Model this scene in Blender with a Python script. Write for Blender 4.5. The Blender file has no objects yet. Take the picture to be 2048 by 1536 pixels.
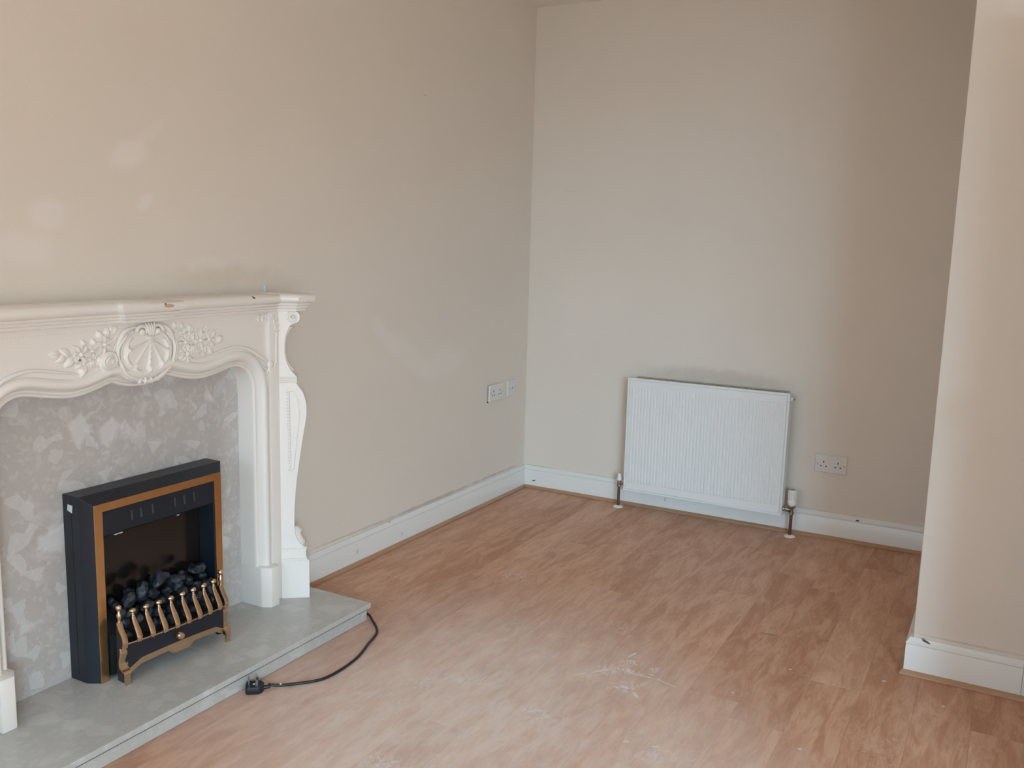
import bpy, bmesh, math, random
from mathutils import Vector, Matrix, noise
random.seed(7)
scn = bpy.context.scene
C = scn.collection

# ------------------------------------------------------------------ camera
F_PX, CAM = 1823.37, Vector((2.35424, -4.46173, 1.37616))
YAW, PITCH, ROLL = (math.radians(a) for a in (28.7193, 8.9257, 1.5228))
fw = Vector((-math.sin(YAW)*math.cos(PITCH), math.cos(YAW)*math.cos(PITCH), -math.sin(PITCH)))
r0 = Vector((math.cos(YAW), math.sin(YAW), 0)); u0 = r0.cross(fw)
rt = r0*math.cos(ROLL) + u0*math.sin(ROLL); up = -r0*math.sin(ROLL) + u0*math.cos(ROLL)
cd = bpy.data.cameras.new('camera'); cam = bpy.data.objects.new('camera', cd); C.objects.link(cam)
cd.sensor_width = 36; cd.lens = F_PX/2048*36; cd.clip_start = .02
m = Matrix((rt, up, -fw)).transposed().to_4x4(); m.translation = CAM
cam.matrix_world = m
scn.camera = cam
def pix(u, v, axis, val):            # photo pixel -> point on the plane where coordinate `axis` equals `val`
    d = fw + rt*(u-1024)/F_PX - up*(v-768)/F_PX
    return CAM + d*((val-CAM[axis])/d[axis])

# ------------------------------------------------------------------ light and exposure
# overcast daylight from two unseen windows behind the camera; the narrow one is added fill
w = bpy.data.worlds.new('overcast_sky'); scn.world = w; w.use_nodes = True
w.node_tree.nodes['Background'].inputs[0].default_value = (.70, .84, 1.0, 1)
w.node_tree.nodes['Background'].inputs[1].default_value = 1.0
ROOM_X, ROOM_Y, ROOM_Z = 6.50, -7.40, 2.59
WIN_FILL = (.35, 1.85, .75, 2.30)       # added fill window, then the main one, in the wall facing the radiator: x0,x1,z0,z1
WIN_R = (4.20, 6.30, .75, 2.30)
for nm_, win_, en_ in (('window_area_light', WIN_FILL, 42), ('window_area_light', WIN_R, 400)):  # area lamps stand in for sky at the windows; the weaker is added fill
    ld = bpy.data.lights.new(nm_, 'AREA'); lo = bpy.data.objects.new(nm_, ld); C.objects.link(lo)
    ld.shape = 'RECTANGLE'; ld.size = win_[1]-win_[0]-.1; ld.size_y = 1.0; ld.energy = en_; ld.color = (.475, .77, 1.0); ld.spread = math.radians(140)
    lo.location = ((win_[0]+win_[1])/2, ROOM_Y+.45, 1.75); lo.rotation_euler = (math.radians(90-59), 0, 0)      # sky light slants down into the room
scn.view_settings.view_transform = 'Standard'; scn.view_settings.look = 'None'
scn.view_settings.gamma = 1; scn.view_settings.use_curve_mapping = False
scn.view_settings.exposure = 0.17
scn.cycles.max_bounces = 12; scn.cycles.diffuse_bounces = 7; scn.cycles.glossy_bounces = 4

# ------------------------------------------------------------------ materials
class N:
    def __init__(s, name):
        s.m = bpy.data.materials.new(name); s.m.use_nodes = True; s.t = s.m.node_tree
        s.b = s.t.nodes['Principled BSDF']; s._pos = None
    def new(s, ty, **kw):
        n = s.t.nodes.new(ty)
        for k, v in kw.items(): setattr(n, k, v)
        return n
    def link(s, a, b): s.t.links.new(a, b)
    def set(s, sock, v):
        if hasattr(v, 'is_linked') or isinstance(v, bpy.types.NodeSocket): s.link(v, sock)
        elif isinstance(v, (tuple, list)) and len(v) == 3 and sock.type == 'RGBA': sock.default_value = (*v, 1)
        else: sock.default_value = v
    def math(s, op, a, b=0.0, c=None, clamp=False):
        n = s.new('ShaderNodeMath', operation=op, use_clamp=clamp)
        s.set(n.inputs[0], a); s.set(n.inputs[1], b)
        if c is not None: s.set(n.inputs[2], c)
        return n.outputs[0]
    def vmath(s, op, a, b):
        n = s.new('ShaderNodeVectorMath', operation=op); s.set(n.inputs[0], a); s.set(n.inputs[1], b); return n.outputs[0]
    def pos(s):
        if s._pos is None: s._pos = s.new('ShaderNodeNewGeometry').outputs['Position']
        return s._pos
    def noise(s, scale, vec=None, detail=3, rough=.55, dist=0, stretch=None, color=False):
        v = vec or s.pos()
        if stretch: v = s.vmath('MULTIPLY', v, stretch)
        n = s.new('ShaderNodeTexNoise'); n.inputs['Scale'].default_value = scale; n.inputs['Detail'].default_value = detail
        n.inputs['Roughness'].default_value = rough; n.inputs['Distortion'].default_value = dist
        s.link(v, n.inputs['Vector']); return n.outputs['Color' if color else 'Fac']
    def vor(s, scale, vec=None, feature='F1', out='Color', rnd=1):
        n = s.new('ShaderNodeTexVoronoi', feature=feature); n.inputs['Scale'].default_value = scale
        n.inputs['Randomness'].default_value = rnd
        s.link(vec or s.pos(), n.inputs['Vector']); return n.outputs[out]
    def ramp(s, x, lo, hi, a=0.0, b=1.0):
        n = s.new('ShaderNodeMapRange', interpolation_type='SMOOTHSTEP'); s.set(n.inputs[0], x)
        for i, v in enumerate((lo, hi, a, b)): n.inputs[i+1].default_value = v
        return n.outputs[0]
    def mix(s, f, a, b, mode='MIX'):
        n = s.new('ShaderNodeMix', data_type='RGBA', blend_type=mode)
        s.set(n.inputs[0], f); s.set(n.inputs[6], a); s.set(n.inputs[7], b); return n.outputs[2]
    def bump(s, h, strength, dist=.002):
        n = s.new('ShaderNodeBump'); n.inputs['Strength'].default_value = strength; n.inputs['Distance'].default_value = dist
        s.link(h, n.inputs['Height']); s.link(n.outputs[0], s.b.inputs['Normal'])
    def spot(s, c, rad, soft=.5, rot=0.0, wob=.35, wscale=9.0, axes=(1, 2)):
        """soft-edged mark around world point c in the two given axes; its edge is frayed by noise"""
        sp = s.new('ShaderNodeSeparateXYZ'); s.link(s.pos(), sp.inputs[0])
        a = s.math('SUBTRACT', sp.outputs[axes[0]], c[0]); b = s.math('SUBTRACT', sp.outputs[axes[1]], c[1])
        if rot:
            cr, sr = math.cos(rot), math.sin(rot)
            a2 = s.math('ADD', s.math('MULTIPLY', a, cr), s.math('MULTIPLY', b, sr))
            b = s.math('SUBTRACT', s.math('MULTIPLY', b, cr), s.math('MULTIPLY', a, sr)); a = a2
        a = s.math('DIVIDE', a, rad[0]); b = s.math('DIVIDE', b, rad[1])
        d = s.math('SQRT', s.math('ADD', s.math('MULTIPLY', a, a), s.math('MULTIPLY', b, b)))
        if wob: d = s.math('ADD', d, s.math('MULTIPLY', s.math('SUBTRACT', s.noise(wscale), .5), wob*2))
        return s.ramp(d, 1-soft, 1, 1, 0)
    def out(s, color=None, rough=None, metal=None, spec=None):
        if color is not None: s.set(s.b.inputs['Base Color'], color)
        if rough is not None: s.set(s.b.inputs['Roughness'], rough)
        if metal is not None: s.b.inputs['Metallic'].default_value = metal
        if spec is not None: s.b.inputs['Specular IOR Level'].default_value = spec
        return s.m
M = {}
def plain(name, col, rough=.5, metal=0, var=.06, nscale=40, bump=0, spec=.5):
    n = N(name); f = n.noise(nscale)
    c = n.mix(f, tuple(x*(1-var) for x in col), tuple(min(1, x*(1+var)) for x in col))
    if bump: n.bump(f, bump)
    M[name] = n.out(c, rough, metal, spec); return M[name]

WALLC = (.772, .702, .625)
def wall_mat(name, patches=(), stains=()):
    n = N(name)
    c = n.mix(n.noise(2.2, detail=4), tuple(x*.965 for x in WALLC), tuple(x*1.03 for x in WALLC))
    for ax, cc, rad, rot, k in patches:
        c = n.mix(n.math('MULTIPLY', n.spot(cc, rad, .72, rot, .32, 9, ax), k*.62), c, (.87, .83, .81))
    for ax, cc, rad, k, col in stains:
        c = n.mix(n.math('MULTIPLY', n.spot(cc, rad, .8, 0, .5, 16, ax), k), c, col)
    grain = n.noise(260, detail=4, rough=.6, stretch=(1, 1, .35))
    lump = n.noise(38, detail=2)
    n.bump(n.math('ADD', n.math('MULTIPLY', grain, .5), lump), .22, .0022)
    return n.out(c, .62, spec=.3)
YZ, XZ, XY = (1, 2), (0, 2), (0, 1)
M['wall_left'] = wall_mat('painted_wall_left',
    [(YZ, (-2.58, 1.60), (.10, .055), .35, .75), (YZ, (-2.50, 1.67), (.09, .03), .6, .35), (YZ, (-2.525, 1.462), (.05, .028), .75, .7), (YZ, (-2.85, 1.415), (.085, .062), .1, .6),
     (YZ, (-2.93, 1.32), (.13, .075), .0, .45), (YZ, (-2.30, 1.27), (.11, .035), .1, .4), (YZ, (-1.10, .84), (.27, .075), -.62, .4),
     (YZ, (-.82, .80), (.24, .12), .1, .4), (YZ, (-1.30, .95), (.2, .05), -.75, .4)],
    [(YZ, (-.95, .135), (.75, .012), .55, (.36, .29, .24)), (YZ, (-.3, .137), (.35, .008), .5, (.35, .28, .24)), (YZ, (-1.55, .14), (.3, .008), .4, (.42, .34, .28)),
     (YZ, (-2.2, 1.235), (.35, .05), .25, (.55, .42, .28)),
     (YZ, (-1.028, 1.997), (.013, .004), .6, (.35, .26, .2)), (YZ, (-.03, .76), (.006, .006), .8, (.3, .22, .16))])
M['wall_back'] = wall_mat('painted_wall_back', [(XZ, (.35, 1.05), (.35, .3), .3, .12)],
    [(XZ, (1.07, .735), (.46, .05), .30, (.46, .35, .24)), (XZ, (.24, 1.645), (.06, .003), .3, (.45, .36, .28)),
     (XZ, (.1, .127), (.12, .004), .5, (.3, .26, .22)), (XZ, (1.05, .128), (1.1, .004), .35, (.38, .32, .27)),
     (XZ, (1.556, .385), (.004, .004), .6, (.4, .3, .2)), (XZ, (.93, 1.93), (.008, .002), .6, (.4, .3, .2)), (XZ, (1.3, 1.9), (.012, .002), .5, (.4, .3, .2))])
M['wall_pier'] = wall_mat('painted_wall_pier', [], [(XZ, (2.32, .138), (.2, .006), .35, (.4, .33, .28))])
M['wall_plain'] = wall_mat('painted_wall_plain')
n = N('ceiling_white'); M['ceiling'] = n.out(n.mix(n.noise(3), (.82, .79, .75), (.86, .83, .80)), .8)

def gloss_paint(name, col, rough, chips=(), dirt=.5):
    n = N(name)
    c = n.mix(n.noise(6, detail=4), tuple(x*.96 for x in col), tuple(min(1, x*1.02) for x in col))
    c = n.mix(n.math('MULTIPLY', n.ramp(n.noise(55, detail=5, rough=.7), .66, .78), dirt*.3), c, (.45, .40, .35))
    for ax, cc, rad, rot, col2 in chips:
        c = n.mix(n.spot(cc, rad, .3, rot, .5, 150, ax), c, col2)
    n.bump(n.noise(90, detail=2), .05, .001)
    return n.out(c, rough)
DK = (.06, .045, .04)
M['skirt'] = gloss_paint('white_gloss_skirting', (.80, .785, .76), .32,
    [(YZ, (-.520, .133), (.010, .004), .4, DK), (XZ, (.075, .045), (.014, .0035), .3, DK), (XZ, (1.80, .112), (.010, .004), 0, DK), (XZ, (2.205, .122), (.016, .004), -.3, DK),
     (YZ, (-1.28, .124), (.006, .003), 0, (.25, .2, .17)), (YZ, (-1.2, .05), (.004, .008), 0, (.5, .47, .45)), (YZ, (-1.52, .06), (.008, .012), 0, (.6, .58, .56)),
     (XZ, (.85, .06), (.004, .014), 0, (.5, .47, .45))])
M['mantel'] = gloss_paint('cream_gloss_mantel', (.86, .805, .755), .24,
    [(YZ, (-2.592, 1.160), (.022, .006), 0, (.55, .40, .27)), (YZ, (-2.605, 1.166), (.005, .002), 0, (.12, .07, .05)), (YZ, (-2.226, 1.168), (.008, .004), -.7, (.13, .08, .06)),
     (YZ, (-2.853, 1.02), (.003, .005), 0, (.28, .23, .2))])
n = N('radiator_enamel'); M['rad'] = n.out(n.mix(n.noise(5), (.80, .81, .80), (.84, .84, .83)), .3)
n = N('radiator_dusty'); M['rad_dust'] = n.out(n.mix(n.noise(60), (.42, .34, .25), (.62, .55, .45)), .7)
plain('plastic_white', (.74, .72, .69), .35, var=.02)
plain('plastic_bright', (.86, .85, .81), .35, var=.02)
plain('socket_dark', (.02, .018, .018), .6)
plain('screw_grey', (.35, .33, .31), .4, .6)
plain('copper_brown', (.155, .065, .045), .42, .35, var=.3)
plain('chrome', (.42, .40, .38), .22, 1)
plain('fire_black', (.009, .013, .021), .42, var=.2)
plain('fire_matt', (.006, .006, .007), .7)
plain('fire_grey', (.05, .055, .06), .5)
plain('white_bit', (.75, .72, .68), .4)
plain('plug_black', (.012, .014, .018), .38)
plain('cord_black', (.014, .013, .016), .45, var=.3)
plain('pin_metal', (.30, .29, .29), .3, 1)
plain('sticker', (.62, .76, .76), .5, var=.15, nscale=300)
n = N('fire_screen'); M['screen'] = n.out((.011, .0075, .006), .16)
n = N('brass'); c = n.mix(n.noise(25, detail=3), (.62, .36, .15), (.74, .47, .23)); M['brass'] = n.out(c, n.math('ADD', .24, n.math('MULTIPLY', n.noise(40), .14)), 1)
n = N('old_brass'); c = n.mix(n.noise(60, detail=4), (.60, .40, .25), (.80, .60, .42)); M['brass_old'] = n.out(c, .24, 1)
n = N('coal'); c = n.mix(n.ramp(n.noise(55, detail=5), .4, .72), (.008, .010, .014), (.045, .062, .088))
n.bump(n.noise(120, detail=4), .7, .004); M['coal'] = n.out(c, n.ramp(n.noise(30), .3, .7, .28, .62))

def marble(name, base, light, dark, k=1.0):
    n = N(name); warp = n.vmath('ADD', n.pos(), n.vmath('MULTIPLY', n.vmath('SUBTRACT', n.noise(22, color=True, detail=4), (.5, .5, .5)), (.022, .022, .022)))
    def cell(sc):
        sp_ = n.new('ShaderNodeSeparateColor'); n.link(n.vor(sc, warp), sp_.inputs[0]); return sp_.outputs
    big, sm, tiny = cell(11), cell(24), cell(75)
    c = n.mix(n.noise(5, detail=6, rough=.65), tuple(x*1.06 for x in base), tuple(x*.84 for x in base))
    c = n.mix(n.ramp(tiny[0], .55, 1, 0, .30*k), c, light)
    c = n.mix(n.ramp(sm[1], .80, .87, 0, .42*k), c, light)
    inside = n.ramp(n.vor(11, warp, 'DISTANCE_TO_EDGE', 'Distance'), .02, .16)
    c = n.mix(n.math('MULTIPLY', n.ramp(big[0], .74, .86, 0, .62*k), inside), c, light)
    c = n.mix(n.math('MULTIPLY', n.ramp(big[1], .80, .9, 0, .30*k), inside), c, dark)
    c = n.mix(n.math('MULTIPLY', n.ramp(n.noise(12, detail=6, rough=.7, dist=.8), .58, .70), .25*k), c, dark)
    c = n.mix(n.math('MULTIPLY', n.ramp(n.noise(34, detail=3, dist=1.6), .715, .735), .55*k), c, tuple(x*.6 for x in dark))
    return n.out(c, .2)
M['marble'] = marble('marble_panel', (.53, .49, .465), (.71, .70, .695), (.40, .35, .32))
M['hearth'] = marble('marble_hearth', (.53, .52, .495), (.63, .63, .615), (.43, .415, .39), .8)

# laminate floor: colour per board, figured grain, whitish scuffs
n = N('laminate_board')
oi = n.new('ShaderNodeObjectInfo').outputs['Random']
off = n.new('ShaderNodeCombineXYZ'); n.link(n.math('MULTIPLY', oi, 7.3), off.inputs[0]); n.link(n.math('MULTIPLY', oi, 31.7), off.inputs[1])
pv = n.vmath('ADD', n.pos(), off.outputs[0])
g1 = n.noise(4.6, pv, 6, .62, 1.1, (3.6, .75, 1)); g2 = n.noise(13, pv, 6, .7, 1.4, (4.6, .8, 1)); g3 = n.noise(42, pv, 5, .7, .6, (4, .5, 1))
c = n.mix(n.ramp(g1, .36, .66), (.485, .225, .125), (.70, .42, .28))
c = n.mix(n.ramp(g2, .48, .68, 0, .50), c, (.37, .15, .075))
c = n.mix(n.ramp(g2, .46, .30, 0, .45), c, (.74, .49, .35))
c = n.mix(n.ramp(g3, .54, .72, 0, .40), c, (.73, .50, .37))
fig = n.noise(15, pv, 3, .6, 3.5, (1.0, 1.9, 1)); figm = n.ramp(n.noise(3.2, pv, 2, stretch=(1.4, .8, 1)), .52, .66)
c = n.mix(n.math('MULTIPLY', figm, n.ramp(n.math('ABSOLUTE', n.math('SUBTRACT', fig, .5)), .0, .035, .6, 0)), c, (.76, .58, .46))
c = n.mix(.30, c, n.mix(oi, (.37, .16, .08), (.71, .45, .31)))
# dusty plaster film, brightened to paint the lit middle of the floor into its colour
dust_and_light = n.math('MAXIMUM', n.math('MULTIPLY', n.spot((1.02, -2.35), (1.05, 1.25), .9, .1, .22, 2.5, XY), .80), n.math('MULTIPLY', n.spot((1.60, -2.35), (.62, .80), .9, 0, .25, 2.5, XY), .62))
c = n.mix(n.math('MULTIPLY', dust_and_light, n.ramp(n.noise(9, detail=6, rough=.72, stretch=(2.4, .8, 1)), .28, .72, .50, 1)), c, (.84, .755, .71))
scuff = None
for cc, rad, rot, k in [((1.36, -1.80), (.13, .07), .5, 1.0), ((1.40, -1.92), (.10, .045), .8, .9), ((1.30, -1.88), (.05, .10), -.5, .7), ((.93, -2.15), (.16, .06), .3, .8), ((.83, -2.23), (.10, .06), .2, .6),
                        ((1.24, -2.22), (.14, .055), .15, .8), ((1.00, -2.66), (.11, .06), .3, .8), ((.67, -1.26), (.11, .08), .3, .45), ((.87, -1.72), (.10, .06), .2, .4),
                        ((1.2, -1.52), (.12, .07), .2, .35), ((1.62, -2.25), (.10, .05), .6, .5), ((.62, -.9), (.14, .06), .3, .3)]:
    s_ = n.math('MULTIPLY', n.spot(cc, rad, .7, rot, .5, 14, XY), k)
    scuff = s_ if scuff is None else n.math('MAXIMUM', scuff, s_)
sn = n.math('MULTIPLY', n.ramp(n.noise(60, None, 3, .6, 1.2, (1.4, .6, 1)), .46, .58), n.ramp(n.noise(16, detail=3), .34, .52))
c = n.mix(n.math('MULTIPLY', n.math('MULTIPLY', scuff, sn), .85), c, (.82, .76, .74))
drip = None
for cc, rad, rot in [((1.333, -1.70), (.030, .006), 1.3), ((1.345, -1.745), (.018, .005), .4), ((1.29, -1.86), (.040, .007), .9), ((1.395, -1.925), (.018, .009), -.2), ((1.445, -1.955), (.026, .007), -.8),
                     ((1.44, -1.80), (.010, .004), 0), ((1.41, -1.825), (.06, .004), .05), ((1.50, -1.83), (.05, .0025), -.3), ((1.24, -1.92), (.03, .005), 1.0), ((1.52, -2.22), (.012, .004), .4),
                     ((1.82, -1.52), (.006, .005), 0), ((2.28, -1.52), (.006, .006), 0), ((1.70, -1.78), (.006, .004), .5), ((1.60, -2.20), (.014, .004), .6), ((1.95, -2.0), (.008, .004), .5), ((2.1, -1.44), (.008, .005), .5)]:
    s_ = n.spot(cc, rad, .35, rot, .35, 60, XY); drip = s_ if drip is None else n.math('MAXIMUM', drip, s_)
c = n.mix(n.math('MULTIPLY', drip, .85), c, (.80, .76, .72))
c = n.mix(n.math('MULTIPLY', n.spot((1.69, -1.28), (.045, .012), .7, .1, .6, 40, XY), .5), c, (.12, .06, .045))
n.bump(n.math('ADD', g3, scuff), .06, .001)
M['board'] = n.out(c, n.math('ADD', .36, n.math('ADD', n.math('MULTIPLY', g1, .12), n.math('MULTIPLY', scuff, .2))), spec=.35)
n = N('beading_wood'); c = n.mix(n.noise(12, detail=4, stretch=(.6, .6, 6)), (.36, .19, .105), (.50, .30, .18)); M['beading'] = n.out(c, .38)
n = N('window_glass')
tr = n.new('ShaderNodeBsdfTransparent'); gl = n.new('ShaderNodeBsdfGlossy'); gl.inputs['Roughness'].default_value = .02
fr = n.new('ShaderNodeFresnel'); mx = n.new('ShaderNodeMixShader'); n.link(fr.outputs[0], mx.inputs[0]); n.link(tr.outputs[0], mx.inputs[1]); n.link(gl.outputs[0], mx.inputs[2])
n.link(mx.outputs[0], n.t.nodes['Material Output'].inputs['Surface']); M['glass'] = n.m
plain('ground', (.22, .21, .19), .9, nscale=3)
n = N('door_paint'); M['door'] = n.out(n.mix(n.noise(4), (.76, .74, .71), (.80, .78, .75)), .35)

# ------------------------------------------------------------------ mesh helpers
class MB:
    """collects vertices and faces, then links them as ONE mesh object"""
    def __init__(s): s.v = []; s.f = []
    def add(s, vs, fs):
        o = len(s.v); s.v += [tuple(v) for v in vs]; s.f += [tuple(i+o for i in f) for f in fs]; return s
    def box(s, x0, x1, y0, y1, z0, z1):
        return s.add([(x, y, z) for x in (x0, x1) for y in (y0, y1) for z in (z0, z1)],
                     [(0, 1, 3, 2), (4, 6, 7, 5), (0, 4, 5, 1), (2, 3, 7, 6), (0, 2, 6, 4), (1, 5, 7, 3)])
    def prism(s, loop, fn0, fn1):
        """loop of 2-tuples, fn maps to 3-D for the two caps"""
        n = len(loop); vs = [fn0(p) for p in loop] + [fn1(p) for p in loop]
        return s.add(vs, [tuple(range(n-1, -1, -1)), tuple(range(n, 2*n))] + [(i, (i+1) % n, n+(i+1) % n, n+i) for i in range(n)])
    def rings(s, rings, closed=True, caps=True):
        k = len(rings[0]); vs = [p for r in rings for p in r]; fs = []
        for i in range(len(rings)-1):
            for j in range(k if closed else k-1):
                fs.append((i*k+j, i*k+(j+1) % k, (i+1)*k+(j+1) % k, (i+1)*k+j))
        if caps and closed: fs += [tuple(range(k-1, -1, -1)), tuple(range((len(rings)-1)*k, len(rings)*k))]
        return s.add(vs, fs)
    def tube(s, pts, rad, k=8, sx=1.0):
        pts = [Vector(p) for p in pts]; rr = rad if isinstance(rad, (list, tuple)) else [rad]*len(pts)
        nrm = None; R = []
        for i, p in enumerate(pts):
            t = (pts[min(i+1, len(pts)-1)]-pts[max(i-1, 0)]).normalized()
            if nrm is None: nrm = t.orthogonal().normalized()
            nrm = (nrm - t*nrm.dot(t)).normalized(); b = t.cross(nrm)
            R.append([p + (nrm*math.cos(a)+b*math.sin(a)*sx)*rr[i] for a in (2*math.pi*j/k for j in range(k))])
        return s.rings(R)
    def lathe(s, base, axis, prof, k=16):
        """prof: (distance along axis, radius)"""
        a = Vector(axis).normalized(); e = a.orthogonal().normalized(); g = a.cross(e); b = Vector(base)
        return s.rings([[b + a*h + (e*math.cos(t)+g*math.sin(t))*max(r, 1e-5) for t in (2*math.pi*j/k for j in range(k))] for h, r in prof])
    def blob(s, c, r, seg=10, rin=6):
        c = Vector(c); rx, ry, rz = r if isinstance(r, (tuple, list)) else (r, r, r)
        R = []
        for i in range(rin+1):
            a = math.pi*i/rin; R.append([c + Vector((rx*math.sin(a)*math.cos(t)+0, ry*math.sin(a)*math.sin(t), rz*math.cos(a))) for t in (2*math.pi*j/seg for j in range(seg))])
        return s.rings(R)
    def mirror(s, cy):
        r = MB(); r.v = [(x, 2*cy-y, z) for x, y, z in s.v]; r.f = [tuple(reversed(f)) for f in s.f]; return r
    def mesh(s, name, mat, smooth=None, bevel=0, seg=2):
        me = bpy.data.meshes.new(name); me.from_pydata(s.v, [], s.f)
        bm = bmesh.new(); bm.from_mesh(me)
        bmesh.ops.remove_doubles(bm, verts=bm.verts, dist=1e-6)
        bmesh.ops.recalc_face_normals(bm, faces=bm.faces)
        if bevel:
            es = [e for e in bm.edges if len(e.link_faces) == 2 and e.calc_face_angle(0) > .5]
            bmesh.ops.bevel(bm, geom=es, offset=bevel, segments=seg, profile=.5, affect='EDGES', clamp_overlap=True)
        bm.to_mesh(me); bm.free()
        if smooth is not None:
            me.polygons.foreach_set('use_smooth', [True]*len(me.polygons)); me.set_sharp_from_angle(angle=math.radians(smooth))
        me.materials.append(mat if not isinstance(mat, str) else M[mat]); return me
    def build(s, name, mat, parent=None, smooth=None, bevel=0, seg=2):
        return link(name, s.mesh(name, mat, smooth, bevel, seg), parent)
def link(name, me, parent=None, loc=None, rot=None):
    o = bpy.data.objects.new(name, me); C.objects.link(o)
    if parent: o.parent = parent
    if loc is not None: o.location = loc
    if rot is not None: o.rotation_euler = rot
    return o
def tag(o, label=None, cat=None, group=None, kind=None):
    if label: o['label'] = label
    if cat: o['category'] = cat
    if group: o['group'] = group
    if kind: o['kind'] = kind
    return o
def thing(name, label, cat, loc=(0, 0, 0), group=None):
    o = bpy.data.objects.new(name, None); C.objects.link(o); o.location = loc; o.empty_display_size = .05
    o.parent = None; bpy.context.view_layer.update()
    return tag(o, label, cat, group)
def sub(o, t):
    """parent o (built in world coordinates) under t keeping its place"""
    o.parent = t; o.matrix_parent_inverse = Matrix.Translation(-Vector(t.location)) if t.parent is None else Matrix.Identity(4); return o
def spline(pts, n=8):
    P = [Vector(p) for p in pts]; out = []
    for i in range(len(P)-1):
        p0, p1, p2, p3 = P[max(i-1, 0)], P[i], P[i+1], P[min(i+2, len(P)-1)]
        for k in range(n):
            t = k/n
            out.append(.5*((2*p1)+(p2-p0)*t+(2*p0-5*p1+4*p2-p3)*t*t+(3*p1-p0-3*p2+p3)*t**3))
    return out+[P[-1]]
def struct(o, label=None, cat=None): return tag(o, label, cat, kind='structure')

# ------------------------------------------------------------------ the room
PX, PY = 2.1655, -1.3286             # outer corner of the pier
struct(MB().box(-.12, 0, ROOM_Y-.12, .12, -.05, ROOM_Z+.05).build('wall_left', 'wall_left'), 'cream painted wall behind the fireplace', 'wall')
struct(MB().box(0, ROOM_X, 0, .12, -.05, ROOM_Z+.05).build('wall_back', 'wall_back'), 'cream painted wall behind the radiator', 'wall')
struct(MB().box(PX, ROOM_X, PY, 0, -.05, ROOM_Z+.05).build('wall_pier', 'wall_pier', bevel=.006, smooth=40), 'cream painted projecting wall with a rounded corner beside the alcove', 'wall')
nw = MB(); y0, y1 = ROOM_Y-.12, ROOM_Y
for a, b in ((0, WIN_FILL[0]), (WIN_FILL[1], WIN_R[0]), (WIN_R[1], ROOM_X)): nw.box(a, b, y0, y1, -.05, ROOM_Z+.05)
for wn in (WIN_FILL, WIN_R): nw.box(wn[0], wn[1], y0, y1, -.05, wn[2]).box(wn[0], wn[1], y0, y1, wn[3], ROOM_Z+.05)
struct(nw.build('wall_near', 'wall_plain'), 'cream painted wall with two windows facing the radiator', 'wall')
struct(MB().box(ROOM_X, ROOM_X+.12, ROOM_Y-.12, .12, -.05, ROOM_Z+.05).build('wall_right', 'wall_plain'), 'cream painted wall opposite the fireplace', 'wall')
struct(MB().box(-.12, ROOM_X+.12, ROOM_Y-.12, .12, ROOM_Z, ROOM_Z+.1).build('ceiling', 'ceiling'), 'white painted ceiling over the room', 'ceiling')
def window(name, label, win, axis, face, out):
    mid = (win[0]+win[1])/2; P3 = (lambda a, d, z: (a, face+out*d, z)) if axis == 0 else (lambda a, d, z: (face+out*d, a, z))
    def bx_(mb_, a0, a1, d0, d1, z0, z1):
        p, q_ = P3(a0, d0, z0), P3(a1, d1, z1); return mb_.box(min(p[0], q_[0]), max(p[0], q_[0]), min(p[1], q_[1]), max(p[1], q_[1]), z0, z1)
    wo = struct(thing(name, label, 'window', P3(mid, .06, win[2])))
    wf = MB(); bx_(wf, win[0], win[1], .03, .10, win[2], win[2]+.05); bx_(wf, win[0], win[1], .03, .10, win[3]-.05, win[3])
    for a in (win[0], mid-.025, win[1]-.05): bx_(wf, a, a+.05, .03, .10, win[2]+.05, win[3]-.05)
    sub(wf.build('window_frame', 'skirt'), wo)
    for a, b in ((win[0]+.05, mid-.025), (mid+.025, win[1]-.05)): sub(bx_(MB(), a, b, .062, .068, win[2]+.05, win[3]-.05).build('pane', 'glass'), wo)
    sub(bx_(MB(), win[0]-.04, win[1]+.04, -.10, .03, win[2]-.03, win[2]).build('window_sill', 'skirt', bevel=.004), wo)
window('added_fill_window', 'added narrower white framed fill window, unseen, facing the radiator', WIN_FILL, 0, ROOM_Y, -1)
window('window_2', 'wider white framed window facing the radiator', WIN_R, 0, ROOM_Y, -1)
struct(MB().box(-14, 18, -20, 14, -.45, -.35).build('ground_outside', 'ground'), 'grey paved ground outside the windows', 'ground')

# floor and its boards
floor = struct(MB().box(-.12, ROOM_X+.12, ROOM_Y-.12, .12, -.05, -.010).build('floor', 'beading'), 'worn wood effect laminate floor of the living room', 'floor')
def board_mesh(wd, ln):
    g, b = .00012, .0004
    m_ = MB(); x0, x1, y0_, y1_ = g, wd-g, g, ln-g
    m_.rings([[(x0, y0_, -.009), (x1, y0_, -.009), (x1, y1_, -.009), (x0, y1_, -.009)],
              [(x0, y0_, -b), (x1, y0_, -b), (x1, y1_, -b), (x0, y1_, -b)],
              [(x0+b, y0_+b, 0), (x1-b, y0_+b, 0), (x1-b, y1_-b, 0), (x0+b, y1_-b, 0)]])
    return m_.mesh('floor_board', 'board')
W_, L_ = .157, 1.21; bcache = {}
ends = {5: -1.828, 11: -1.935, 13: -1.142, 10: -.62, 6: -1.2, 7: -.5, 8: -1.55, 9: -.95, 4: -.75, 12: -.35, 3: -1.35, 14: -.8}
i = 0; x = .005
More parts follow.
